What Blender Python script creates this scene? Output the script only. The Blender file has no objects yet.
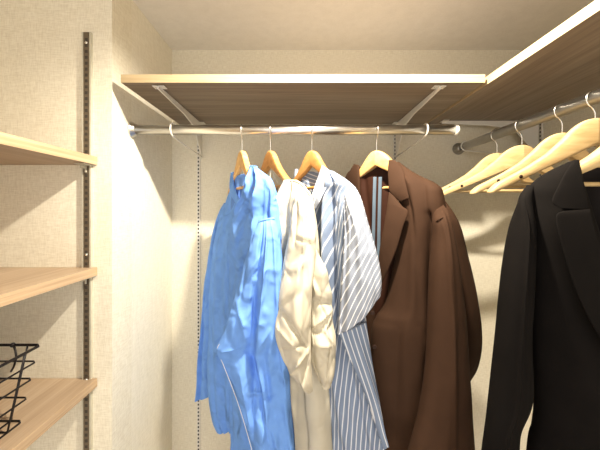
import bpy, bmesh, math, random
from mathutils import Vector, Matrix, noise
C = bpy.context.scene.collection
F, PX, PY, CH = 300.0, 298.0, 209.0, 1.60      # focal length in px, principal point, camera height

def P(x, y, Y):
    return Vector(((x-PX)*Y/F, Y, CH+(PY-y)*Y/F))

# ------------------------------------------------------------ materials
def new_mat(name, rough=.6, metal=0.0, spec=.5):
    m = bpy.data.materials.new(name); m.use_nodes = True
    n, l = m.node_tree.nodes, m.node_tree.links
    b = n['Principled BSDF']
    b.inputs['Roughness'].default_value = rough
    b.inputs['Metallic'].default_value = metal
    b.inputs['Specular IOR Level'].default_value = spec
    return m, n, l, b

def ramp(n, stops):
    r = n.new('ShaderNodeValToRGB'); e = r.color_ramp.elements
    while len(e) < len(stops): e.new(.5)
    for q, (p, c) in zip(e, stops): q.position = p; q.color = (*c, 1)
    return r

def plain(name, col, rough=.5, metal=0.0, spec=.5, var=.06, scale=40):
    m, n, l, b = new_mat(name, rough, metal, spec)
    tc = n.new('ShaderNodeTexCoord'); t = n.new('ShaderNodeTexNoise'); t.inputs['Scale'].default_value = scale
    l.new(tc.outputs['Object'], t.inputs['Vector'])
    r = ramp(n, [(.3, tuple(c*(1-var) for c in col)), (.7, tuple(min(1, c*(1+var)) for c in col))])
    l.new(t.outputs['Fac'], r.inputs['Fac']); l.new(r.outputs['Color'], b.inputs['Base Color'])
    return m

def wallpaper(name, c0, c1, strength=.35, scale=420):
    m, n, l, b = new_mat(name, .85, 0, .2)
    tc = n.new('ShaderNodeTexCoord')
    outs = []
    for sc in ((scale*.12, scale*.12, scale), (scale, scale, scale*.12)):
        mp = n.new('ShaderNodeMapping'); mp.inputs['Scale'].default_value = sc
        t = n.new('ShaderNodeTexNoise'); t.inputs['Scale'].default_value = 1; t.inputs['Detail'].default_value = 3
        l.new(tc.outputs['Object'], mp.inputs['Vector']); l.new(mp.outputs['Vector'], t.inputs['Vector']); outs.append(t)
    mx = n.new('ShaderNodeMath'); mx.operation = 'ADD'
    l.new(outs[0].outputs['Fac'], mx.inputs[0]); l.new(outs[1].outputs['Fac'], mx.inputs[1])
    hv = n.new('ShaderNodeMath'); hv.operation = 'MULTIPLY'; hv.inputs[1].default_value = .5
    l.new(mx.outputs[0], hv.inputs[0])
    r = ramp(n, [(.36, c0), (.62, c1)])
    l.new(hv.outputs[0], r.inputs['Fac']); l.new(r.outputs['Color'], b.inputs['Base Color'])
    bp = n.new('ShaderNodeBump'); bp.inputs['Strength'].default_value = strength; bp.inputs['Distance'].default_value = .0012
    l.new(hv.outputs[0], bp.inputs['Height']); l.new(bp.outputs['Normal'], b.inputs['Normal'])
    return m

def wood(name, cols, axis='X', rough=.45, fine=90, along=3.0, bump=.08):
    m, n, l, b = new_mat(name, rough, 0, .35)
    tc = n.new('ShaderNodeTexCoord')
    sc = [fine]*3; sc['XYZ'.index(axis)] = along
    mp = n.new('ShaderNodeMapping'); mp.inputs['Scale'].default_value = sc
    l.new(tc.outputs['Object'], mp.inputs['Vector'])
    t = n.new('ShaderNodeTexNoise'); t.inputs['Scale'].default_value = 1; t.inputs['Detail'].default_value = 6
    t.inputs['Roughness'].default_value = .65; t.inputs['Distortion'].default_value = .6
    l.new(mp.outputs['Vector'], t.inputs['Vector'])
    sc2 = [fine*.16]*3; sc2['XYZ'.index(axis)] = along*.5
    mp2 = n.new('ShaderNodeMapping'); mp2.inputs['Scale'].default_value = sc2
    l.new(tc.outputs['Object'], mp2.inputs['Vector'])
    t2 = n.new('ShaderNodeTexNoise'); t2.inputs['Scale'].default_value = 1; t2.inputs['Detail'].default_value = 2
    l.new(mp2.outputs['Vector'], t2.inputs['Vector'])
    mx = n.new('ShaderNodeMix'); mx.inputs[0].default_value = .4
    l.new(t.outputs['Fac'], mx.inputs[2]); l.new(t2.outputs['Fac'], mx.inputs[3])
    k = len(cols)
    r = ramp(n, [(.34+.32*i/(k-1), c) for i, c in enumerate(cols)])
    l.new(mx.outputs[0], r.inputs['Fac']); l.new(r.outputs['Color'], b.inputs['Base Color'])
    bp = n.new('ShaderNodeBump'); bp.inputs['Strength'].default_value = bump; bp.inputs['Distance'].default_value = .001
    l.new(t.outputs['Fac'], bp.inputs['Height']); l.new(bp.outputs['Normal'], b.inputs['Normal'])
    return m

def cloth(name, col, rough=.85, crease=.5, cscale=14, weave=.15, var=.08, stripes=None, sheen=0.0, dist=.006, spec=.08):
    m, n, l, b = new_mat(name, rough, 0, spec)
    b.inputs['Sheen Weight'].default_value = sheen
    tc = n.new('ShaderNodeTexCoord')
    nz = n.new('ShaderNodeTexNoise'); nz.inputs['Scale'].default_value = 25; nz.inputs['Detail'].default_value = 4
    l.new(tc.outputs['Object'], nz.inputs['Vector'])
    r = ramp(n, [(.3, tuple(c*(1-var) for c in col)), (.7, tuple(min(1, c*(1+var)) for c in col))])
    l.new(nz.outputs['Fac'], r.inputs['Fac'])
    out = r.outputs['Color']
    if stripes:
        uv = n.new('ShaderNodeUVMap'); uv.uv_map = 'UVMap'
        sp = n.new('ShaderNodeSeparateXYZ'); l.new(uv.outputs['UV'], sp.inputs['Vector'])
        for (freq, width, c, off) in stripes:
            mu = n.new('ShaderNodeMath'); mu.operation = 'MULTIPLY_ADD'; mu.inputs[1].default_value = freq; mu.inputs[2].default_value = off
            fr = n.new('ShaderNodeMath'); fr.operation = 'FRACT'
            r2 = ramp(n, [(0, (0, 0, 0)), (.5-width, (0, 0, 0)), (.5-width*.6, (1, 1, 1)), (.5+width*.6, (1, 1, 1)), (.5+width, (0, 0, 0))])
            mx = n.new('ShaderNodeMix'); mx.data_type = 'RGBA'
            l.new(sp.outputs['X'], mu.inputs[0]); l.new(mu.outputs[0], fr.inputs[0]); l.new(fr.outputs[0], r2.inputs['Fac'])
            l.new(r2.outputs['Color'], mx.inputs[0]); l.new(out, mx.inputs[6]); mx.inputs[7].default_value = (*c, 1)
            out = mx.outputs[2]
    l.new(out, b.inputs['Base Color'])
    v = n.new('ShaderNodeTexNoise'); v.inputs['Scale'].default_value = cscale; v.inputs['Detail'].default_value = 4
    v.noise_type = 'RIDGED_MULTIFRACTAL'; v.normalize = True; v.inputs['Distortion'].default_value = .8
    l.new(tc.outputs['Object'], v.inputs['Vector'])
    b1 = n.new('ShaderNodeBump'); b1.inputs['Strength'].default_value = crease; b1.inputs['Distance'].default_value = dist
    l.new(v.outputs['Fac'], b1.inputs['Height'])
    w = n.new('ShaderNodeTexNoise'); w.inputs['Scale'].default_value = 900; w.inputs['Detail'].default_value = 1
    l.new(tc.outputs['Object'], w.inputs['Vector'])
    b2 = n.new('ShaderNodeBump'); b2.inputs['Strength'].default_value = weave; b2.inputs['Distance'].default_value = .0006
    l.new(w.outputs['Fac'], b2.inputs['Height']); l.new(b1.outputs['Normal'], b2.inputs['Normal'])
    l.new(b2.outputs['Normal'], b.inputs['Normal'])
    return m

def ang(L, R): return 0
OAK = [(.24, .16, .10), (.39, .28, .185), (.52, .40, .28)]
M = dict(
    wall=wallpaper('linen_wallpaper', (.72, .66, .52), (.87, .82, .68)),
    wall_lt=wallpaper('smooth_wallpaper', (.76, .71, .58), (.88, .83, .70), .2, 300),
    ceil=wallpaper('ceiling_paper', (.84, .81, .75), (.90, .87, .81), .2, 260),
    floor=wood('floor_wood', [(.22, .14, .08), (.36, .25, .15), (.46, .33, .21)], 'Y', .4, 60),
    oakx=wood('grey_oak_lengthwise', [tuple(c*f_ for c, f_ in zip(q, (.54, .57, .60))) for q in OAK], 'X'),
    oaky=wood('grey_oak_crosswise', [tuple(c*f_ for c, f_ in zip(q, (.50, .53, .57))) for q in OAK], 'Y'),
    oakl=wood('light_oak_board', [(.31, .215, .135), (.40, .29, .19), (.47, .355, .245)], 'Y', fine=150),
    edgex=wood('oak_edge_lit', [(.38, .28, .15), (.50, .38, .22), (.60, .48, .29)], 'X', .4, 120),  # shelf front edges: direct light put into a lighter oak tone
    edgey=wood('oak_edge_lit_crosswise', [(.38, .28, .15), (.50, .38, .22), (.60, .48, .29)], 'Y', .4, 120),
    edgel=wood('oak_edge_lit_dull', [(.36, .24, .13), (.50, .35, .21), (.60, .45, .28)], 'Y', .4, 120),
    chrome=plain('brushed_chrome', (.72, .70, .66), .28, 1.0, var=.03),
    chromed=plain('dark_chrome', (.34, .33, .31), .3, 1.0, var=.03),
    steel=plain('hook_wire', (.85, .84, .80), .25, 1.0, var=.02),
    white=plain('white_enamel', (.78, .75, .68), .4, 0, var=.02),
    slot=plain('slot_black', (.02, .018, .015), .8),
    bronze=plain('bronze_channel', (.16, .125, .085), .45, .5, var=.1),
    rim=plain('channel_lip', (.55, .52, .42), .4, .2),
    slotb=plain('slot_shadow', (.05, .04, .028), .7),
    wire=plain('black_wire', (.008, .005, .005), .45, .3),
    pale=wood('pale_maple', [(.40, .25, .10), (.54, .37, .165), (.64, .47, .24)], 'X', .4, 70, 6),
    honey=wood('honey_beech', [(.50, .22, .06), (.68, .34, .10), (.80, .45, .15)], 'X', .38, 70, 6),
    honeyl=wood('light_honey_beech', [(.62, .32, .09), (.78, .46, .16), (.86, .56, .24)], 'X', .38, 70, 6),
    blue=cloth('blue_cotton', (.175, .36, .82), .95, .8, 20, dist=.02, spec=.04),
    bluein=cloth('blue_cotton_shade', (.13, .26, .62), .8, .3, 10),  # darker blue: shade inside the collar painted in; also used on the seam
    cream=cloth('cream_linen', (.65, .59, .46), .95, .7, 14, var=.04, dist=.018),
    stripe=cloth('striped_cotton', (.25, .31, .43), .8, .35, 12, stripes=[(78, .13, (.80, .82, .86), 0), (39, .30, (.225, .28, .40), .3)][::-1], dist=.006),
    stripel=cloth('striped_cotton_pale', (.29, .32, .39), .8, .35, 12, stripes=[(62, .11, (.85, .85, .88), .2)], dist=.006),
    brown=cloth('brown_suiting', (.049, .025, .0145), .8, .12, 5, .3, .06, dist=.006),
    brownin=cloth('brown_lining', (.045, .018, .011), .5, .3, 8, .1, .06),
    black=cloth('black_suiting', (.0060, .0048, .0042), .9, .12, 5, .3, .1, sheen=0, spec=.08),
    blackin=cloth('black_lining', (.004, .003, .003), .7, .2, 6, .1, .1, sheen=0, spec=.08),
    tape=cloth('grey_blue_tape', (.12, .16, .205), .7, .1, 20),
    ribbon=plain('white_ribbon', (.85, .83, .78), .6),
    horn=plain('dark_horn_button', (.03, .014, .009), .6, spec=.2),
    pearl=plain('pearl_button', (.75, .78, .84), .25),
    lamp=None)
lm, n_, l_, b_ = new_mat('lamp_glass'); b_.inputs['Emission Color'].default_value = (1, .88, .70, 1); b_.inputs['Emission Strength'].default_value = 3
M['lamp'] = lm

# ------------------------------------------------------------ object helpers
def obj(name, bm, mat, parent=None, smooth=True):
    me = bpy.data.meshes.new(name); bm.normal_update(); bm.to_mesh(me); bm.free()
    me.materials.append(mat)
    if smooth:
        for p in me.polygons: p.use_smooth = True
    o = bpy.data.objects.new(name, me); C.objects.link(o)
    if parent:
        o.parent = parent; o.location = -parent.location if not parent.get('local') else (0, 0, 0)
    return o

def tag(o, label=None, cat=None, group=None, kind=None):
    if label: o['label'] = label
    if cat: o['category'] = cat
    if group: o['group'] = group
    if kind: o['kind'] = kind
    return o

def thing(name, label, cat, loc=(0, 0, 0), group=None):
    o = bpy.data.objects.new(name, None); C.objects.link(o); o.location = loc
    o.empty_display_size = .05
    return tag(o, label, cat, group)

def box(bm, a, b, bev=0):
    r = bmesh.ops.create_cube(bm, size=1)
    for v in r['verts']:
        v.co = Vector(((a[i]+b[i])/2 + v.co[i]*abs(b[i]-a[i]) for i in range(3)))
    if bev:
        es = list({e for v in r['verts'] for e in v.link_edges})
        bmesh.ops.bevel(bm, geom=es, offset=bev, segments=2, affect='EDGES', profile=.5)
    return bm

def nbox(a, b, bev=0): return box(bmesh.new(), a, b, bev)

def tube(bm, pts, r, seg=8, cap=True, closed=False):
    pts = [Vector(p) for p in pts]; rings = []; up = None
    N = len(pts)
    for i, p in enumerate(pts):
        if closed: d = (pts[(i+1) % N]-pts[i-1]).normalized()
        else: d = (pts[min(i+1, N-1)]-pts[max(i-1, 0)]).normalized()
        if up is None:
            up = d.orthogonal().normalized()
        up = (up-d*up.dot(d)).normalized(); s = d.cross(up)
        rr = r[i] if isinstance(r, (list, tuple)) else r
        rings.append([bm.verts.new(p+(up*math.cos(2*math.pi*k/seg)+s*math.sin(2*math.pi*k/seg))*rr) for k in range(seg)])
    M_ = N if closed else N-1
    for i in range(M_):
        a, b = rings[i], rings[(i+1) % N]
        for k in range(seg):
            try: bm.faces.new((a[k], a[(k+1) % seg], b[(k+1) % seg], b[k]))
            except ValueError: pass
    if cap and not closed:
        bm.faces.new(rings[0][::-1]); bm.faces.new(rings[-1])
    return bm

def cr(a, b, c, d, t):
    return .5*((2*b)+(c-a)*t+(2*a-5*b+4*c-d)*t*t+(3*b-a-3*c+d)*t**3)

def spline(vals, t):       # vals: list of equal-length tuples, t in 0..len-1
    i = min(int(t), len(vals)-2); f = t-i
    g = lambda k: vals[max(0, min(len(vals)-1, k))]
    return [cr(g(i-1)[k], g(i)[k], g(i+1)[k], g(i+2)[k], f) for k in range(len(vals[0]))]

# a length of hanging cloth: a soft flattened tube between a left and a right seam, with folds and a turned hem
def drape(name, rows, mat, parent, seed=0, nu=150, nv=None, folds=(), crease=.004, csc=9, nf=3, famp=.006, rot=0.0,
          hem=True, closed_end=False, power=.75, uoff=0.0, facet=0.0, fsc=1.0, lines=()):
    rnd = random.Random(seed)
    vals = []
    for (x1, y1, Y1, x2, y2, Y2, T) in rows:
        a, b = P(x1, y1, Y1), P(x2, y2, Y2); vals.append((*a, *b, T))
    n = len(vals)-1
    if nv is None:
        tot = sum((Vector(vals[i][0:3])-Vector(vals[i+1][0:3])).length for i in range(n))
        nv = max(12, min(150, int(tot/.0045)))
    auto = [(rnd.uniform(-.8, .8), rnd.uniform(-.8, .8), rnd.uniform(.10, .25), rnd.uniform(.5, 1)*famp*rnd.choice((-1, 1)), 0, 1) for _ in range(nf)]
    allf = [f if len(f) == 6 else (*f, 0, 1) for f in folds] + [(a, b, w, h, .1, 1) for a, b, w, h, _, _ in auto]
    bm = bmesh.new(); uvl = bm.loops.layers.uv.new('UVMap'); uvs = {}
    rings = []; arc = 0; prev = None
    so = Vector((seed*3.7, seed*1.3, seed*2.1))
    for j in range(nv+1):
        v = j/nv; q = spline(vals, v*n)
        L, R, T = Vector(q[0:3]), Vector(q[3:6]), max(.0008, q[6])
        mid = (L+R)/2
        if prev is not None: arc += (mid-prev).length
        prev = mid
        d = R-L; hw = d.length/2; dn = d.normalized()
        N = Vector((d.y, -d.x, 0)); N = N.normalized() if N.length > 1e-6 else Vector((0, -1, 0))
        if N.y > 0 and abs(N.y) > .2: N = -N
        ring = []
        for k in range(nu):
            th = 2*math.pi*k/nu; c, s = math.cos(th), math.sin(th)
            off = T*math.copysign(abs(s)**power, s)
            f = 0
            for (u0, u1, w, h, va, vb) in allf:
                if v < va or v > vb: continue
                e = min(1, (v-va)/.12+ (1 if va == 0 and h else 0)*.0 + .0001)
                if vb < 1: e *= min(1, (vb-v)/.12)
                uc = u0+(u1-u0)*v
                f += h*e*math.exp(-((c-uc)/w)**2)
            sgn = 1 if s >= 0 else -1
            off += f*min(1, abs(s)*2.5)*sgn
            p = mid + d*.5*c + N*off
            if crease:
                z = p*csc; z.z *= .55; z += so
                w1 = noise.noise(z*.7)*.8
                r1 = 1-abs(noise.noise(z+Vector((w1, w1, 0))))*2.2
                r2 = 1-abs(noise.noise(z*2.3+Vector((5, w1*2, 3))))*2.2
                dd = crease*(.75*r1+.35*r2-.55)*min(1, v*8+.15)*min(1, T/.012)
                if facet:
                    ds, _ = noise.voronoi(z*fsc+Vector((w1, w1, w1))*.25)
                    dd += facet*(ds[1]-ds[0]-.3)*min(1, v*6+.1)*min(1, T/.02)
                p += N*dd*sgn*min(1, abs(s)*2+.15)
            if lines and s > 0:
                qx, qy = PX+p.x*F/p.y, PY-(p.z-CH)*F/p.y; dl = 0
                for (ax_, ay_, bx_, by_, am, wd) in lines:
                    ex, ey = bx_-ax_, by_-ay_; tt = ((qx-ax_)*ex+(qy-ay_)*ey)/(ex*ex+ey*ey)
                    tc_ = max(0, min(1, tt)); ddx = math.hypot(qx-ax_-ex*tc_, qy-ay_-ey*tc_)
                    if ddx < wd*5: dl += am*math.exp(-ddx/wd)*(.25+.75*math.sin(math.pi*max(.0, min(1, .12+.76*tc_))))
                p += N*dl*min(1, s*2.5)
            ring.append(bm.verts.new(p))
            ss = c*hw if s >= 0 else c*hw+.5
            cu, su = math.cos(rot), math.sin(rot)
            uvs[ring[-1]] = ((ss*cu-arc*su)+uoff, ss*su+arc*cu)
        rings.append(ring)
    if hem and not closed_end and rows[-1][6] > .0065:
        base = rings[-1]; ctr = sum((v.co for v in base), Vector())/nu
        up = (rings[-2][0].co-rings[-1][0].co); up = Vector((0, 0, .02))
        for (k_, dz) in ((.93, 0), (.9, .03)):
            ring = []
            for vv in base:
                w = bm.verts.new(ctr+(vv.co-ctr)*k_+Vector((0, 0, dz))); uvs[w] = uvs[vv]; ring.append(w)
            rings.append(ring)
    for j in range(len(rings)-1):
        a, b = rings[j], rings[j+1]
        for k in range(nu): bm.faces.new((a[k], b[k], b[(k+1) % nu], a[(k+1) % nu]))
    bm.faces.new(rings[0]); bm.faces.new(rings[-1][::-1])
    for f in bm.faces:
        for lp in f.loops: lp[uvl].uv = uvs[lp.vert]
    bmesh.ops.recalc_face_normals(bm, faces=bm.faces)
    return obj(name, bm, mat, parent)

def seam(name, pts, mat, parent, r=.0012):
    vals = [tuple(P(*p)) for p in pts]; n = len(vals)-1
    pp = [Vector(spline(vals, n*i/(8*n))) for i in range(8*n+1)]
    return obj(name, tube(bmesh.new(), pp, r, 6), mat, parent)

def button(name, x, y, Y, mat, parent, r=.006):
    bm = bmesh.new(); c = P(x, y, Y)
    bmesh.ops.create_cone(bm, cap_ends=True, segments=20, radius1=r, radius2=r*.85, depth=.003, matrix=Matrix.Translation(c) @ Matrix.Rotation(math.pi/2, 4, 'X'))
    for dx in (-.0015, .0015):
        for dz in (-.0015, .0015):
            bmesh.ops.create_cone(bm, cap_ends=True, segments=8, radius1=.0006, radius2=.0006, depth=.0036, matrix=Matrix.Translation(c+Vector((dx, 0, dz))) @ Matrix.Rotation(math.pi/2, 4, 'X'))
    return obj(name, bm, mat, parent, False)

# ------------------------------------------------------------ the room
XL, XR, YB, YN, HC = -.525, .967, 1.25, .847, 2.2625
YF = -1.0
def structure(name, a, b, mat): return tag(obj(name, nbox(a, b), mat, None, False), kind='structure')
structure('floor', (-1.15, YF, -.1), (XR+.1, YB+.1, 0), M['floor'])
structure('ceiling', (-1.15, YF, HC), (XR+.1, YB+.1, HC+.1), M['ceil'])
structure('wall_back', (XL-.1, YB, 0), (XR+.1, YB+.1, HC), M['wall'])
structure('wall_left', (XL-.1, YN+.1, 0), (XL, YB, HC), M['wall_lt'])
structure('wall_nook', (-1.05, YN, 0), (XL, YN+.1, HC), M['wall'])
structure('wall_nook_side', (-1.15, YF, 0), (-1.05, YN+.1, HC), M['wall'])
structure('wall_right', (XR, YF, 0), (XR+.1, YB, HC), M['wall'])

# ------------------------------------------------------------ shelves
ZS = CH+.351; TS = .023
def shelf(name, label, a, b, board, edge, side, group=None):
    t = thing(name, label, 'shelf', ((a[0]+b[0])/2, (a[1]+b[1])/2, a[2]), group)
    A, B = list(a), list(b)
    if side == 'front':
        obj('lit_edge', nbox((a[0], a[1], a[2]), (b[0], a[1]+.0015, b[2]), .0004), edge, t, False); A[1] += .0016
    elif side == 'left':
        obj('lit_edge', nbox((a[0], a[1], a[2]), (a[0]+.0015, b[1], b[2]), .0004), edge, t, False); A[0] += .0016
    else:
        obj('lit_edge', nbox((b[0]-.0015, a[1], a[2]), (b[0], b[1], b[2]), .0004), edge, t, False); B[0] -= .0016
    obj('board', nbox(A, B, .0005), board, t, False)
    return t
shelf('closet_shelf', 'long grey oak shelf on white brackets along the back wall above the chrome rail', (-.492, .833, ZS), (.520, YB-.001, ZS+TS), M['oakx'], M['edgex'], 'front')
shelf('closet_shelf', 'grey oak shelf running forward along the right wall over the empty wooden hangers', (.532, YF+.1, ZS), (XR-.001, YB-.001, ZS+TS), M['oaky'], M['edgey'], 'left')
NOOK = [('light oak nook shelf at the top, seen from below', 1.747-.023), ('light oak nook shelf in the middle, empty, just below eye level', 1.436-.023), ('light oak nook shelf at the bottom, carrying the black wire basket', 1.123-.023)]
for lab, z in NOOK:
    shelf('nook_shelf', lab, (-1.049, -.45, z), (-.566, YN-.001, z+.023), M['oakl'], M['edgel'], 'right', 'shelves in the left nook')

# upright channels
def standard(label, c, ax, nrm, z0, z1, mat, w=.013, slots=True, pitch=.0125, matslot=None, lip=None, depth=.006, vis=(1.0, 2.2)):
    """c: centre on wall; ax: unit vector along the wall; nrm: unit vector off the wall"""
    t = thing('shelf_standard', label, 'shelf standard', (c[0], c[1], z0))
    ax, nrm = Vector(ax), Vector(nrm); c = Vector((c[0], c[1], 0)); bm = bmesh.new()
    def bx(b_, u0, u1, d0, d1, a, b):
        p = c+ax*u0+nrm*d0; q = c+ax*u1+nrm*d1
        box(b_, (min(p.x, q.x), min(p.y, q.y), a), (max(p.x, q.x), max(p.y, q.y), b))
    bx(bm, -w/2, w/2, 0, depth, z0, z1)
    obj('channel', bm, mat, t, False)
    if lip:
        for s in (-1, 1):
            l2 = bmesh.new(); u = s*w/2
            bx(l2, min(u, u+s*.004), max(u, u+s*.004), 0, depth*1.05, z0, z1)
            obj('lip', l2, lip, t, False)
    sb = bmesh.new(); z = z0+.02
    while z < z1-.01:
        bx(sb, -w*.22, w*.22, depth-.001, depth+.0006, z, z+pitch*.5); z += pitch
    tag(obj('slot_row', sb, matslot or M['slot'], t, False), kind='stuff')
    for zz in (z1-.03, (z0+z1)/2+.25, (z0+z1)/2-.1):
        s_ = bmesh.new(); p = c+nrm*(depth+.001); p.z = zz
        R_ = nrm.to_track_quat('Z', 'Y').to_matrix().to_4x4()
        bmesh.ops.create_cone(s_, cap_ends=True, segments=14, radius1=w*.3, radius2=w*.2, depth=.003, matrix=Matrix.Translation(p) @ R_)
        obj('screw', s_, M['steel'], t)
    return t
standard('slim dark bronze slotted upright on the nook wall beside the left shelves', (-.592, YN), (1, 0, 0), (0, -1, 0), .35, 2.095, M['bronze'], .017, True, .0165, M['slotb'], M['rim'], .008)
standard('white slotted upright on the back wall left of the blue shirt', (-.413, YB), (1, 0, 0), (0, -1, 0), .3, ZS-.005, M['white'], .013, True, .0155)
standard('white slotted upright on the back wall hidden behind the brown blazer', (.403, YB), (1, 0, 0), (0, -1, 0), .3, ZS-.005, M['white'], .013, True, .0155)
standard('white slotted upright on the right wall behind the pale hangers', (XR, 1.19), (0, 1, 0), (-1, 0, 0), .3, ZS-.005, M['white'], .013, True, .0155)

# white brackets: built in (d, z) where d is the distance off the wall
ZR = CH+.25; RR = .0155
def bracket(label, base, nrm, dfront, drail):
    t = thing('shelf_bracket', label, 'shelf bracket', (base[0]+nrm[0]*.0075, base[1]+nrm[1]*.0075, ZS-.14), 'white brackets under the closet shelves')
    nrm = Vector(nrm); side = Vector((nrm.y, -nrm.x, 0)) if abs(nrm.y) > .5 else Vector((0, 1, 0))
    B = Vector((base[0], base[1], 0))
    def prism(pts, th):
        bm = bmesh.new(); vs = []
        for s in (-1, 1):
            vs.append([bm.verts.new(B+nrm*d+side*(s*th/2)+Vector((0, 0, z))) for d, z in pts])
        n = len(pts)
        bm.faces.new(vs[0]); bm.faces.new(vs[1][::-1])
        for i in range(n): bm.faces.new((vs[0][i], vs[0][(i+1) % n], vs[1][(i+1) % n], vs[1][i]))
        bmesh.ops.recalc_face_normals(bm, faces=bm.faces); return bm
    top = ZS-.0015
    pts = [(.0075, top), (dfront, top), (dfront, top-.010), (.20, top-.020), (.12, top-.034), (.085, top-.055), (.06, top-.085), (.04, top-.105), (.0075, top-.14)]
    obj('arm', prism(pts, .0035), M['white'], t, False)
    tb = prism([(dfront-.022, top), (dfront, top), (dfront, top-.002), (dfront-.022, top-.002)], .034)
    obj('tab', tb, M['white'], t, False)
    tb2 = prism([(.01, top), (.04, top), (.04, top-.002), (.01, top-.002)], .034)
    obj('tab', tb2, M['white'], t, False)
    for dd in (dfront-.011,):
        bm = bmesh.new(); p = B+nrm*dd+side*.010+Vector((0, 0, top-.003))
        bmesh.ops.create_cone(bm, cap_ends=True, segments=12, radius1=.003, radius2=.0035, depth=.002, matrix=Matrix.Translation(p))
        obj('screw', bm, M['steel'], t)
    # rail cradle: arm running forward below the rail and curling up round it
    bm = bmesh.new(); pp = [(.008, CH+.214), (drail*.5, CH+.221), (drail-.03, CH+.228)]
    ro = RR+.0035
    for a in range(-60, 150, 15):
        pp.append((drail+ro*math.cos(math.radians(250)+(a+60)*math.pi/180*1.0), ZR+ro*math.sin(math.radians(250)+(a+60)*math.pi/180)))
    pts3 = [B+nrm*d+Vector((0, 0, z)) for d, z in pp]
    obj('rail_cradle', tube(bm, pts3, .0028, 8), M['white'], t)
    return t
bracket('white metal bracket under the left half of the back shelf', (-.396, YB-.0065), (0, -1, 0), .395, .295)
bracket('white metal bracket under the back shelf behind the brown blazer', (.403, YB-.0065), (0, -1, 0), .395, .295)
bracket('white metal bracket on the right wall reaching under the corner shelf', (XR-.0065, 1.19), (-1, 0, 0), .39, .2935)

# small clips under the nook shelves
for (lab, z), w in zip(NOOK, ('top', 'middle', 'bottom')):
    t = thing('shelf_clip', 'small pale clip on the dark upright under the %s nook shelf' % w, 'shelf bracket', (-.592, YN-.008, z), 'clips under the nook shelves')
    bm = bmesh.new(); box(bm, (-.600, YN-.045, z-.0035), (-.572, YN-.0085, z-.0005), .0008)
    obj('ledge', bm, M['rim'], t, False)
    bm = bmesh.new(); box(bm, (-.594, YN-.012, z-.022), (-.590, YN-.0085, z-.0035), .0005); box(bm, (-.594, YN-.03, z-.012), (-.590, YN-.012, z-.0035), .0005)
    obj('tongue', bm, M['rim'], t, False)

# ------------------------------------------------------------ rails
YR_, XRR = .95, .6667
t = thing('clothes_rail', 'chrome clothes rail running across below the back shelf', 'clothes rail', (XL, YR_, ZR))
obj('rail', tube(bmesh.new(), [(XL+.004, YR_, ZR), (.50, YR_, ZR)], RR, 32), M['chrome'], t)
bm = bmesh.new(); tube(bm, [(XL+.0005, YR_, ZR), (XL+.004, YR_, ZR), (XL+.005, YR_, ZR), (XL+.014, YR_, ZR)], [.026, .026, .021, .019], 32); obj('wall_flange', bm, M['chrome'], t)
bm = bmesh.new(); tube(bm, [(.494, YR_, ZR), (.503, YR_, ZR), (.507, YR_, ZR)], [RR+.0018, RR+.0018, RR-.002], 32); obj('end_cap', bm, M['white'], t)
t = thing('clothes_rail', 'chrome clothes rail running forward under the right shelf', 'clothes rail', (XRR, YB, ZR))
obj('rail', tube(bmesh.new(), [(XRR, YB-.004, ZR), (XRR, YF+.1, ZR)], RR, 32), M['chrome'], t)
bm = bmesh.new(); tube(bm, [(XRR, YB-.0005, ZR), (XRR, YB-.005, ZR), (XRR, YB-.008, ZR), (XRR, YB-.03, ZR), (XRR, YB-.032, ZR)], [.024, .024, .021, .019, .0165], 32); obj('wall_flange', bm, M['chromed'], t)

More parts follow.
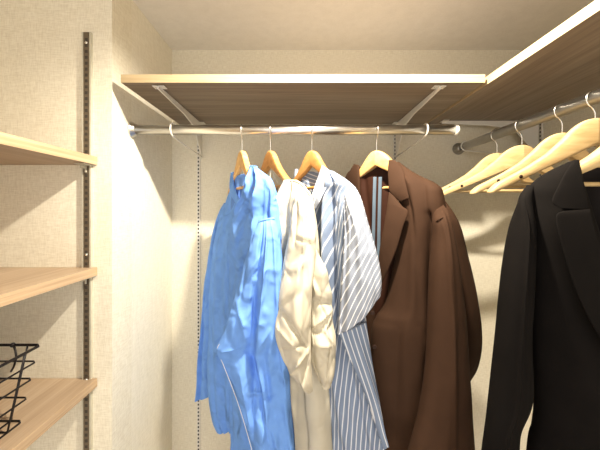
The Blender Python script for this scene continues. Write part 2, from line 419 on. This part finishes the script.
# ------------------------------------------------------------ hangers
TOP = [(0, 0), (.06, -.0008), (.12, -.006), (.2, -.019), (.32, -.048), (.45, -.074), (.62, -.099), (.8, -.121), (.93, -.136), (1, -.152)]
BOT = [(0, -.056), (1, -.160)]
def lerp_tab(tab, s):
    for (a, x), (b, y) in zip(tab, tab[1:]):
        if s <= b: f = (s-a)/(b-a); f = f; return x+(y-x)*f
    return tab[-1][1]
def smooth_tab(tab, s): return (lerp_tab(tab, max(0, s-.03))+lerp_tab(tab, s)*2+lerp_tab(tab, min(1, s+.03)))/4 if s > .001 else tab[0][1]
def hanger(label, rail, apex_z, dirn, wood_mat, half=.215, bend=.035, hook_axis='x', thick=.017, group=None, drop=1.0, bar=True, hsign=1):
    """rail: point on the rail's axis; dirn: horizontal direction of the +x arm; hook_axis: world axis the hook's plane holds"""
    d = Vector((dirn[0], dirn[1], 0)).normalized(); f = Vector((d.y, -d.x, 0))     # f: front of the hanger
    if f.y > 0: f = -f
    base = Vector((rail[0], rail[1], apex_z))
    t = thing('clothes_hanger', label, 'clothes hanger', base, group); t['local'] = True
    bm = bmesh.new(); n = 44; rings = []
    for i in range(-n, n+1):
        s = abs(i)/n; x = i/n*half
        zt, zb = smooth_tab(TOP, s)*drop, smooth_tab(BOT, s)*drop
        hh = (zt-zb)/2; zc = (zt+zb)/2; w = thick/2*(1+.25*s)
        if s > .96: k = math.sqrt(max(.02, 1-((s-.96)/.04)**2*.95)); hh *= k; w *= (.6+.4*k)
        fy = bend*s
        ring = []
        for k in range(16):
            a = 2*math.pi*k/16; c, sn = math.cos(a), math.sin(a)
            ring.append(bm.verts.new(d*x+f*(fy+w*math.copysign(abs(c)**.3, c))+Vector((0, 0, zc+hh*math.copysign(abs(sn)**.3, sn)))))
        rings.append(ring)
    for a, b in zip(rings, rings[1:]):
        for k in range(16): bm.faces.new((a[k], a[(k+1) % 16], b[(k+1) % 16], b[k]))
    bm.faces.new(rings[0]); bm.faces.new(rings[-1][::-1]); bmesh.ops.recalc_face_normals(bm, faces=bm.faces)
    for k in range(16):
        e = bm.edges.get((rings[n][k], rings[n][(k+1) % 16]))
        if e: e.smooth = False
    # keep the crease at the middle joint crisp
    ow = obj('shoulder_bar', bm, wood_mat, t)
    if bar:
        s = .80; zz = -.137*drop
        pts = [d*(x*half*s)+f*(bend*s)+Vector((0, 0, zz)) for x in (-1, -.5, 0, .5, 1)]
        obj('trouser_bar', tube(bmesh.new(), pts, .0045, 12), wood_mat, t)
    for sg in (-1, 1):
        s = .72; b2 = bmesh.new()
        p = d*(sg*half*s)+f*(bend*s+thick*.55)+Vector((0, 0, (smooth_tab(TOP, s)*.45+smooth_tab(BOT, s)*.55)*drop))
        R_ = f.to_track_quat('Z', 'Y').to_matrix().to_4x4()
        bmesh.ops.create_cone(b2, cap_ends=True, segments=12, radius1=.0042, radius2=.0042, depth=.0024, matrix=Matrix.Translation(p) @ R_)
        obj('shaded_hole', b2, M['horn'], t)  # dark disc standing in for the shade of a hole in the arm
    H = rail[2]-apex_z; ax = Vector((1, 0, 0)) if hook_axis == 'x' else Vector((0, 1, 0)); ax = ax*hsign
    R = RR+.0045; zc = H+RR+.0016-R
    pts = [Vector((0, 0, -.012)), Vector((0, 0, .006)), Vector((0, 0, max(.008, zc-R-.012))), ax*.004+Vector((0, 0, zc-R-.003))]
    for a in range(-62, 196, 12):
        ra = math.radians(a); pts.append(ax*(R*math.cos(ra))+Vector((0, 0, zc+R*math.sin(ra))))
    obj('hook', tube(bmesh.new(), pts, .0016, 8), M['steel'], t)
    return t
AZ = CH+.184
hg = 'wooden hangers holding shirts and the blazer'
hanger('honey wood hanger inside the blue shirt', (-.177, YR_, ZR), AZ, (.45, -.89), M['honeyl'], .15, 0, drop=.85, hook_axis='y', group=hg, hsign=-1)
hanger('reddish wood hanger inside the cream shirt', (-.087, YR_, ZR), AZ, (.52, -.86), M['honey'], .15, 0, drop=.85, hook_axis='y', group=hg, hsign=-1)
hanger('orange wood hanger inside the striped shirt', (.044, YR_, ZR), AZ, (.58, -.82), M['honey'], .15, 0, drop=.85, hook_axis='y', group=hg, hsign=-1)
hanger('thick light orange wood hanger inside the brown blazer', (.249, YR_, ZR), AZ, (.72, -.70), M['honeyl'], .165, -.03, drop=.85, hook_axis='y', thick=.024, group=hg, hsign=-1)
eg = 'empty pale wooden hangers on the right rail'
hanger('empty pale wooden hanger farthest back, nearest the rail\'s wall flange', (XRR, 1.005, ZR), CH+.188, (.97, -.05), M['pale'], .205, -.035, group=eg, drop=.93, hsign=-1)
hanger('empty pale wooden hanger, second from the back wall on the right rail', (XRR, .893, ZR), CH+.190, (1, -.02), M['pale'], .235, -.035, group=eg, drop=.98, hsign=-1)
hanger('empty pale wooden hanger just behind the frontmost empty one', (XRR, .757, ZR), CH+.192, (1, .02), M['pale'], .215, -.030, group=eg, drop=.98, hsign=-1)
hanger('frontmost empty pale wooden hanger, directly behind the black blazer', (XRR, .673, ZR), CH+.203, (1, .02), M['pale'], .222, -.030, group=eg, drop=1.06, hsign=-1)
hanger('pale wooden hanger inside the black blazer', (XRR, .575, ZR), CH+.17, (1, 0), M['pale'], .20, -.03, group=hg, thick=.024, drop=.88, hsign=-1)

# ------------------------------------------------------------ blue shirt
t = thing('blue_shirt', 'bright blue long sleeved button shirt on the leftmost hanger', 'shirt', (-.177, YR_, CH+.10))
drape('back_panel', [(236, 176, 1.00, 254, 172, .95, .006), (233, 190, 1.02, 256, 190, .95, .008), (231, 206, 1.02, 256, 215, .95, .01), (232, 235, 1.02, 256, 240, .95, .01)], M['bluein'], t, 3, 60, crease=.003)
drape('front_panel', [(232, 187, 1.04, 236, 190, 1.02, .006), (226, 204, 1.08, 240, 208, .99, .018), (219, 232, 1.08, 238, 235, .96, .028), (214, 290, 1.07, 236, 290, .95, .034), (211, 350, 1.05, 238, 350, .95, .034), (211, 395, 1.03, 237, 395, .95, .030), (213, 416, 1.02, 236, 420, .96, .026), (218, 430, 1.0, 235, 431, .97, .02)],
      M['blue'], t, 5, crease=.005, nf=3, famp=.009)
drape('front_panel', [(250, 167, .87, 256, 167, .845, .006), (249, 179, .87, 267, 178, .80, .018), (246, 194, .88, 273, 193, .79, .028), (239, 210, .93, 276, 211, .79, .038), (232, 230, .94, 278, 232, .785, .045), (231, 270, .94, 281, 270, .80, .05), (231, 350, .95, 289, 350, .81, .05), (233, 430, .95, 296, 430, .82, .05), (234, 540, .95, 300, 540, .83, .05)],
      M['blue'], t, 7, folds=((.25, -.15, .10, -.016, 0, .5), (-.25, -.6, .12, .014, 0, .5), (.62, .5, .12, .012), (-.75, -.8, .1, -.012), (.88, .86, .06, -.014, .4, 1)), crease=.006, nf=2, famp=.007, facet=.012, fsc=1.7, lines=((262, 182, 258, 245, -.012, 2), (254, 180, 250, 228, .010, 2), (268, 190, 264, 235, -.008, 2), (247, 200, 236, 222, .008, 1.5), (246, 208, 235, 230, -.008, 1.5), (247, 217, 236, 240, .008, 1.5), (243, 228, 235, 250, -.008, 1.5), (240, 255, 250, 300, -.010, 2)))
drape('sleeve', [(225, 203, 1.12, 231, 205, 1.10, .012), (217, 227, 1.14, 226, 228, 1.11, .026), (209, 280, 1.14, 219, 282, 1.10, .03), (203, 340, 1.12, 215, 340, 1.09, .03), (199, 398, 1.11, 210, 396, 1.08, .026)], M['blue'], t, 9, crease=.006, nf=3, famp=.008)
drape('sleeve', [(259, 220, .762, 274, 217, .752, .012), (254, 235, .745, 279, 234, .74, .034), (244, 265, .735, 283, 265, .73, .045), (235, 298, .73, 286, 298, .72, .046), (226, 326, .72, 287, 325, .715, .042), (219, 343, .715, 288, 343, .715, .038), (217, 350, .715, 288, 351, .715, .036), (222, 360, .715, 289, 362, .715, .036), (231, 380, .715, 290, 382, .715, .036), (239, 405, .715, 291, 405, .715, .036), (248, 432, .715, 293, 432, .715, .036), (258, 470, .72, 296, 470, .72, .034), (268, 520, .73, 297, 520, .73, .03)],
      M['blue'], t, 11, folds=((-.2, .1, .10, -.012), (.25, .0, .07, .010), (.55, .15, .10, -.010, .3, .8), (.7, .9, .10, .008)), crease=.006, nf=2, famp=.005, facet=.014, fsc=1.6, lines=((253, 285, 253, 450, -.016, 4), (236, 300, 247, 345, .009, 1.6), (262, 255, 250, 270, .008, 1.6), (264, 262, 246, 285, -.007, 1.6), (246, 262, 240, 300, -.009, 2), (270, 330, 256, 355, .008, 1.6), (222, 352, 240, 348, .006, 1.5), (262, 402, 275, 395, -.008, 1.5), (270, 400, 261, 445, .008, 1.6), (275, 330, 285, 400, -.007, 2), (240, 375, 250, 430, .007, 1.6)))
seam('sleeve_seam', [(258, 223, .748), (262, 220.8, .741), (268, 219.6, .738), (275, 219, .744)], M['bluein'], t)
drape('collar', [(250, 165, .875, 257, 166, .85, .005), (247, 176, .87, 259, 178, .825, .005), (243, 190, .87, 254, 194, .82, .005), (240, 201, .88, 245, 207, .84, .004)], M['blue'], t, 13, 48, crease=.002, nf=0)
drape('collar', [(231, 173, 1.03, 234, 172, 1.02, .004), (230, 184, 1.03, 233.5, 183, 1.0, .005), (231, 194, 1.02, 236, 192, .985, .005), (237, 205, .98, 241, 202, .96, .004)], M['blue'], t, 14, 40, crease=.001, nf=0)
seam('placket_edge', [(239, 207, .912), (235.5, 217, .912), (232, 229, .92), (232, 245, .92)], M['blue'], t, .0018)
seam('placket_edge', [(219.5, 344, .704), (217.5, 350, .704), (223, 364, .700), (237.5, 402, .698), (250.5, 445, .698), (259, 480, .70)], M['pearl'], t, .0010)

# ------------------------------------------------------------ cream shirt
t = thing('cream_shirt', 'crumpled cream linen shirt hanging between the blue and the striped shirts', 'shirt', (-.087, YR_, CH+.10))
drape('back_panel', [(279, 190, .97, 286, 184, .92, .006), (273, 204, 1.0, 288, 204, .90, .012), (272, 240, 1.0, 290, 240, .9, .02), (276, 300, .99, 296, 300, .9, .026), (286, 400, .98, 304, 400, .9, .026), (292, 540, .98, 310, 540, .9, .026)], M['cream'], t, 21, crease=.004, famp=.006)
drape('front_panel', [(284, 180, .835, 297, 180, .81, .008), (281, 190, .85, 305, 188, .79, .024), (276, 208, .88, 311, 208, .785, .038), (276, 250, .88, 316, 250, .785, .045), (284, 320, .88, 322, 320, .79, .045), (293, 390, .88, 325, 390, .80, .045), (297, 450, .88, 329, 450, .81, .045), (300, 540, .88, 334, 540, .82, .045)],
      M['cream'], t, 23, folds=((-.3, -.1, .12, .012), (.2, .3, .1, -.010)), crease=.005, nf=3)
drape('sleeve', [(299, 186, .805, 309, 192, .78, .012), (294, 206, .765, 313, 208, .745, .03), (289, 235, .735, 316, 235, .725, .038), (283, 265, .72, 315, 265, .715, .04), (279, 295, .705, 312, 293, .70, .042), (275, 325, .70, 311, 325, .70, .042), (278, 345, .70, 311, 345, .70, .036), (288, 367, .71, 311.5, 367, .70, .028), (299, 382, .71, 312, 383, .70, .018), (308, 391, .715, 313, 391, .71, .006)],
      M['cream'], t, 25, folds=((.1, .2, .3, .008),), crease=.005, csc=11, nf=0, closed_end=True, facet=.018, fsc=1.4, lines=((279, 309, 308, 351, -.018, 2.2), (277, 328, 299, 352, .012, 2), (282, 350, 306, 346, -.010, 2), (290, 374, 309, 350, .014, 2), (302, 386, 309, 356, -.010, 1.6), (297, 206, 294, 245, -.010, 2), (305, 205, 303, 250, .008, 2), (284, 268, 291, 280, -.006, 1.5), (296, 239, 310, 243, -.007, 1.3)))
drape('sleeve_fold', [(313, 246, .765, 317, 250, .765, .008), (312, 268, .75, 326, 272, .76, .02), (311, 295, .74, 331, 297, .76, .026), (311, 318, .74, 332, 318, .76, .022), (311, 340, .735, 335, 338, .75, .030), (312, 362, .735, 335, 362, .75, .026), (318, 378, .74, 333, 378, .75, .018), (324, 390, .745, 330, 388, .75, .006)],
      M['cream'], t, 27, folds=(), crease=.005, csc=13, nf=0, closed_end=True, facet=.020, fsc=1.5, lines=((311, 328, 331, 309, .016, 2), (331, 312, 324, 330, .012, 1.6), (324, 330, 333, 343, .012, 1.6), (312, 330, 320, 333, -.014, 3), (311, 300, 329, 304, -.014, 2), (312, 345, 333, 346, .012, 2), (311, 350, 322, 385, -.014, 1.8), (331, 350, 328, 385, -.010, 1.6)))
seam('shoulder_seam', [(287, 181, .82), (295, 181, .80), (303, 186, .785), (310, 195, .765)], M['cream'], t, .0016)
lp = bmesh.new()
tube(lp, [P(271, 171, .93), P(270, 178, .93), P(272, 184, .93), P(274, 178, .93), P(272.5, 172, .93), P(275, 178, .93), P(277.5, 183, .93)], .0013, 6)
obj('hanging_loop', lp, M['ribbon'], t)['label'] = 'white thread loop'
drape('care_label', [(275.5, 186, .955, 278, 186, .955, .001), (275, 197, .955, 277.5, 197, .955, .001)], M['horn'], t, 2, 16, crease=0, nf=0)

# ------------------------------------------------------------ striped shirt
t = thing('striped_shirt', 'grey blue shirt with thin white stripes, hanging left of the brown blazer', 'shirt', (.044, YR_, CH+.10))
drape('back_panel', [(300, 171, 1.02, 320, 172, .95, .006), (298, 184, 1.02, 322, 186, .95, .01), (302, 215, 1.0, 326, 215, .95, .012), (308, 260, .98, 330, 260, .95, .015), (316, 330, .98, 336, 330, .95, .015)], M['stripe'], t, 31, crease=.003, rot=1.35)
drape('front_panel', [(322, 169, .85, 333, 171, .83, .008), (319, 182, .85, 349, 182, .79, .024), (314, 198, .88, 357, 194, .79, .036), (310, 225, .88, 360, 225, .78, .042), (310, 270, .88, 362, 270, .785, .045), (316, 330, .88, 365, 325, .79, .045), (321, 380, .88, 372, 375, .80, .045), (325, 425, .88, 381, 420, .81, .042), (328, 458, .87, 386, 446, .815, .036)],
      M['stripe'], t, 33, folds=((-.45, -.3, .10, -.018, 0, .6), (-.1, .0, .09, .014, 0, .6), (.2, .15, .09, -.016, 0, .6), (-.3, -.1, .14, .012, .5, 1), (.5, .5, .12, -.012, .5, 1)), crease=.005, nf=2, famp=.006, rot=-.26, facet=.007, fsc=1.4, lines=((336, 205, 333, 330, -.014, 2), (345, 200, 341, 300, .009, 2), (327, 200, 322, 300, .009, 2), (318, 215, 316, 320, -.012, 2), (336, 285, 335, 345, -.012, 2)))
drape('front_edge', [(339, 333, .745, 366, 322, .765, .006), (346, 350, .745, 370, 348, .765, .010), (357, 375, .75, 374, 374, .768, .010), (368, 402, .755, 379, 402, .77, .010), (378, 432, .765, 384, 430, .775, .008), (384, 449, .77, 387, 444, .78, .005)], M['stripe'], t, 35, crease=.002, nf=1, famp=.004, rot=.02)
drape('sleeve', [(346, 185, .815, 356, 190, .79, .012), (345, 205, .77, 363, 206, .75, .034), (344, 235, .745, 371, 232, .735, .042), (342, 272, .73, 378, 258, .72, .044), (340, 304, .725, 381, 278, .715, .044), (337.5, 334, .72, 380, 292, .715, .040)],
      M['stripel'], t, 37, folds=((-.75, -.85, .12, -.012), (-.2, .1, .2, .008), (.5, .7, .15, -.006)), crease=.004, nf=1, famp=.004, rot=-.72, facet=.006, fsc=1.2, lines=((352, 196, 350, 250, -.010, 2), (360, 215, 357, 260, .006, 2)))
drape('collar', [(322, 165, .84, 332, 172, .825, .004), (317, 180, .83, 327, 186, .80, .004), (312, 194, .82, 321, 199, .79, .004), (308.5, 203, .825, 316, 209, .80, .003)], M['stripel'], t, 39, 48, crease=.001, nf=0, rot=.15)
drape('collar', [(295, 169, 1.04, 298, 169, 1.03, .003), (294, 177, 1.03, 298, 178, 1.01, .004), (296, 184, 1.02, 299, 186, 1.0, .003)], M['stripel'], t, 40, 32, crease=.001, nf=0)
drape('back_hem', [(380, 418, .90, 386, 421, .90, .004), (382, 432, .90, 390, 436, .90, .004), (382, 445, .90, 395, 445, .90, .003)], M['cream'], t, 41, 32, crease=.001, nf=0)

# ------------------------------------------------------------ brown blazer
t = thing('brown_blazer', 'open dark brown blazer with notched lapel, rightmost on the back rail', 'blazer', (.249, YR_, CH+.10))
drape('lining', [(357, 167, 1.00, 392, 165, .95, .006), (352, 185, 1.02, 394, 185, .95, .010), (352, 230, 1.02, 402, 230, .95, .012), (355, 300, 1.02, 400, 300, .95, .012), (362, 420, 1.0, 400, 420, .95, .012)], M['brownin'], t, 51, crease=.003, nf=2)
drape('front_panel', [(353, 168, 1.03, 359, 166, 1.0, .006), (346, 180, 1.07, 359, 180, .985, .014), (344, 215, 1.08, 360, 215, .975, .022), (350, 300, 1.06, 371, 300, .97, .026), (360, 400, 1.04, 386, 400, .96, .026), (366, 540, 1.04, 396, 540, .96, .026)], M['brown'], t, 53, crease=.002, nf=2)
drape('front_panel', [(391, 161, .91, 399, 162, .89, .006), (391, 172, .90, 415, 173, .86, .018), (393, 185, .90, 438, 185, .81, .030), (400, 200, .89, 443, 197, .80, .042), (406, 216, .88, 445, 220, .795, .048), (399, 245, .88, 447, 250, .80, .05), (386, 298, .88, 450, 300, .81, .052), (376, 316, .88, 451, 318, .81, .052), (371, 335, .88, 453, 335, .81, .052), (372, 400, .88, 457, 400, .82, .052), (378, 450, .88, 461, 450, .83, .052), (384, 560, .88, 466, 560, .84, .052)],
      M['brown'], t, 55, folds=((.05, -.2, .18, .006),), crease=.0015, nf=1, famp=.005, lines=((427, 215, 430, 335, -.035, 3), (424, 180, 427, 240, -.008, 4), (431, 335, 424, 400, -.02, 3), (400, 330, 395, 440, -.008, 5)))
drape('sleeve', [(436, 206, .80, 443, 204, .80, .004), (434, 219, .768, 448, 215, .772, .020), (434, 238, .76, 452, 238, .765, .032), (432, 275, .75, 457, 275, .76, .038), (430, 320, .745, 462, 320, .76, .04), (427, 370, .74, 466, 370, .755, .04), (421, 412, .735, 469, 412, .755, .04), (411, 450, .73, 472, 450, .755, .04), (400, 490, .73, 475, 490, .755, .038)],
      M['brown'], t, 57, folds=((-.2, -.3, .25, .006),), crease=.002, nf=1, famp=.004)
drape('sleeve_back', [(441, 200, .84, 446, 202, .85, .004), (446, 222, .81, 455, 224, .86, .02), (450, 255, .81, 462, 255, .87, .026), (456, 295, .81, 471, 295, .87, .03), (459, 335, .81, 475, 335, .88, .03), (461, 360, .81, 473, 362, .87, .022), (464, 378, .82, 468, 380, .86, .008)], M['brown'], t, 59, crease=.002, nf=1, famp=.005, closed_end=True)
seam('sleeve_seam', [(435.5, 223, .762), (438, 220, .750), (443, 217.5, .749), (448, 217, .764)], M['brown'], t, .0016)
drape('collar', [(389, 160, .90, 395, 160, .885, .004), (388, 170, .885, 403, 170, .855, .006), (388.5, 182, .87, 405.5, 182, .835, .006), (390, 192, .86, 407.5, 191, .825, .005), (400, 202, .84, 409, 198, .82, .003)], M['brown'], t, 61, 56, crease=.0005, nf=0)
drape('lapel', [(389, 192, .86, 394, 196, .85, .003), (388, 199, .855, 402, 206, .825, .005), (387, 207, .85, 408, 212, .81, .006), (384, 225, .845, 403, 227, .81, .006), (380, 247, .845, 397, 248, .815, .006), (378, 266, .85, 389, 268, .825, .005), (375, 285, .86, 381, 286, .845, .004), (372, 302, .87, 375, 303, .86, .003)], M['brown'], t, 63, 56, crease=.0005, nf=0)
drape('collar', [(354, 164, 1.0, 359, 165, .98, .004), (348, 176, 1.02, 359.5, 176, .965, .006), (346, 190, 1.03, 359.5, 190, .96, .006), (350, 215, 1.02, 360, 215, .96, .005)], M['brown'], t, 64, 40, crease=.0005, nf=0)
for k, (a, b) in enumerate(((373.2, 376.6), (378.6, 382.0))):
    drape('lining_tape', [(a, 177, .935, b, 177, .935, .0015), (a-.8, 205, .93, b-.8, 205, .93, .0015), (a-2, 260, .93, b-2, 260, .93, .0015)], M['tape'], t, 65+k, 20, crease=0, nf=0)['label'] = 'pale blue grey lining tape'
button('button', 372.5, 313, .818, M['horn'], t); button('button', 374.5, 347, .815, M['horn'], t)

# ------------------------------------------------------------ black blazer
t = thing('black_blazer', 'black blazer on the right rail nearest the camera, cut by the frame', 'blazer', (XRR, .575, CH+.06))
def mirror(rows):      # the far half, mirrored about the rail and squeezed a little by the wall
    out = []
    for (x1, y1, Y1, x2, y2, Y2, T) in rows:
        mx = lambda x, Y: PX+(XRR+.76*(XRR-(x-PX)*Y/F))*F/Y
        out.append((mx(x2, Y2), y2, Y2, mx(x1, Y1), y1, Y1, T))
    return out
LN = [(560, 168, .63, 700, 168, .63, .006), (540, 190, .63, 715, 190, .63, .014), (535, 260, .63, 720, 260, .63, .016), (538, 400, .63, 720, 400, .63, .016), (534, 560, .63, 720, 560, .63, .016)]
drape('lining', LN, M['blackin'], t, 71, crease=.002)
FP = [(568, 162, .575, 578, 160, .565, .008), (546, 173, .57, 580, 170, .555, .018), (529, 187, .575, 583, 186, .545, .028), (526, 202, .575, 588, 202, .54, .034), (527, 235, .57, 598, 235, .53, .04), (529, 290, .57, 620, 290, .52, .042), (532, 350, .57, 660, 350, .51, .042), (535, 398, .57, 672, 398, .51, .042), (533, 425, .57, 675, 425, .51, .042), (528, 452, .57, 678, 452, .51, .042), (522, 560, .57, 680, 560, .51, .04)]
drape('front_panel', FP, M['black'], t, 73, crease=.0015, nf=0)
drape('front_panel', mirror(FP), M['black'], t, 74, nu=64, crease=.0015, nf=1)
SL = [(527, 185, .575, 535, 186, .57, .010), (519, 198, .57, 534, 200, .555, .024), (511, 228, .56, 533, 230, .55, .032), (504, 275, .555, 531, 275, .545, .036), (498, 335, .555, 528, 335, .545, .036), (491, 395, .555, 529, 395, .545, .034), (487, 430, .555, 518, 430, .545, .03), (482, 470, .56, 517, 470, .55, .032), (479, 540, .56, 516, 540, .55, .03)]
drape('sleeve', SL, M['black'], t, 75, crease=.002, nf=1, famp=.004)
drape('sleeve', mirror(SL), M['black'], t, 76, nu=64, crease=.002, nf=2, famp=.005)
drape('collar', [(574, 160, .558, 579, 160, .557, .003), (565, 173, .538, 581, 172, .541, .003), (559, 185, .529, 584, 184, .530, .003), (552, 201, .519, 588, 200, .522, .0025), (560, 208, .514, 589, 210, .518, .0015)], M['black'], t, 77, 56, crease=0, nf=0)
drape('lapel', [(563, 211, .5125, 590, 209, .517, .002), (556, 218, .508, 592, 217, .511, .003), (563, 250, .499, 601, 248, .499, .003), (580, 300, .491, 620, 300, .487, .003), (608, 350, .482, 650, 350, .478, .003), (650, 395, .476, 668, 398, .474, .003)], M['black'], t, 78, 56, crease=0, nf=0)

# ------------------------------------------------------------ wire basket
zb = 1.123+.0025
t = thing('wire_basket', 'black wire basket standing on the bottom nook shelf', 'basket', (-.78, .53, 1.123))
x1b, y1b, x0b, y0b, hb = -.617, .672, -.95, .38, .160       # footprint on the shelf, height
fl = .022
def lvl(k):                                              # corner loop at height fraction k
    e = fl*k; z = zb+hb*k
    return [Vector((x1b+e, y1b+e, z)), Vector((x0b-e, y1b+e, z)), Vector((x0b-e, y0b-e, z)), Vector((x1b+e, y0b-e, z))]
def loop_pts(c):
    out = []
    for i in range(4):
        a, b = c[i], c[(i+1) % 4]
        for s in (.02, .5, .98): out.append(a.lerp(b, s))
    return out
obj('rim', tube(bmesh.new(), loop_pts(lvl(1)), .0032, 8, closed=True), M['wire'], t)
for k in (.78, .55, .30, 0): obj('band', tube(bmesh.new(), loop_pts(lvl(k)), .0020, 8, closed=True), M['wire'], t)
for s in (.08, .29, .5, .71, .92):
    a0, a1 = lvl(1), lvl(0)
    up1, dn1, dn2, up2 = a0[0].lerp(a0[1], s), a1[0].lerp(a1[1], s), a1[3].lerp(a1[2], s), a0[3].lerp(a0[2], s)
    obj('upright_wire', tube(bmesh.new(), [up1, up1.lerp(dn1, .98), dn1+(dn2-dn1)*.01, dn1.lerp(dn2, .5), dn2+(dn1-dn2)*.01, up2.lerp(dn2, .98), up2], .0019, 8), M['wire'], t)
for s in (.12, .5, .88):
    a0, a1 = lvl(1), lvl(0)
    up1, dn1, dn2, up2 = a0[0].lerp(a0[3], s), a1[0].lerp(a1[3], s), a1[1].lerp(a1[2], s), a0[1].lerp(a0[2], s)
    obj('cross_wire', tube(bmesh.new(), [up1, up1.lerp(dn1, .98), dn1+(dn2-dn1)*.01, dn1.lerp(dn2, .5), dn2+(dn1-dn2)*.01, up2.lerp(dn2, .98), up2], .0019, 8), M['wire'], t)
pa = Vector((x1b+fl-.065, y1b+fl, zb+hb))
bm = bmesh.new(); tube(bm, [pa+Vector((0, 0, .004)), pa+Vector((.012, -.006, -.010)), pa+Vector((.020, -.012, -.024)), pa+Vector((.012, -.010, -.045)), pa+Vector((.002, -.006, -.058))], .0022, 8)
bmesh.ops.create_uvsphere(bm, u_segments=12, v_segments=8, radius=.0055, matrix=Matrix.Translation(pa))
obj('handle_hook', bm, M['wire'], t)

# ------------------------------------------------------------ lights
LX, LY = .16, .54
t = thing('ceiling_downlight', 'round recessed downlight in the ceiling in front of the back shelf', 'ceiling light', (LX, LY, HC))
bm = bmesh.new(); bmesh.ops.create_cone(bm, cap_ends=True, segments=40, radius1=.05, radius2=.055, depth=.006, matrix=Matrix.Translation((LX, LY, HC-.0035))); obj('trim_ring', bm, M['white'], t, False)
bm = bmesh.new(); bmesh.ops.create_cone(bm, cap_ends=True, segments=32, radius1=.036, radius2=.036, depth=.002, matrix=Matrix.Translation((LX, LY, HC-.0078))); obj('diffuser', bm, M['lamp'], t, False)
ld = bpy.data.lights.new('downlight', 'SPOT'); ld.energy = 92; ld.color = (1, .90, .74); ld.spot_size = math.radians(165); ld.spot_blend = .55; ld.shadow_soft_size = .022
lo = bpy.data.objects.new('downlight', ld); C.objects.link(lo); lo.location = (LX, LY, HC-.035)
w = bpy.data.worlds.new('world'); bpy.context.scene.world = w; w.use_nodes = True
w.node_tree.nodes['Background'].inputs[0].default_value = (1, .96, .90, 1)
w.node_tree.nodes['Background'].inputs[1].default_value = 2.0

# ------------------------------------------------------------ camera and view
cd = bpy.data.cameras.new('camera'); cd.sensor_width = 36; cd.lens = F/600*36; cd.clip_start = .02
cd.shift_x = 2/600; cd.shift_y = -16/600
co = bpy.data.objects.new('camera', cd); C.objects.link(co); co.location = (0, 0, CH); co.rotation_euler = (math.pi/2, 0, 0)
sc = bpy.context.scene; sc.camera = co
sc.view_settings.view_transform = 'Standard'; sc.view_settings.look = 'None'; sc.view_settings.gamma = 1; sc.view_settings.exposure = .1
for o in bpy.data.objects:
    if 'local' in o: del o['local']
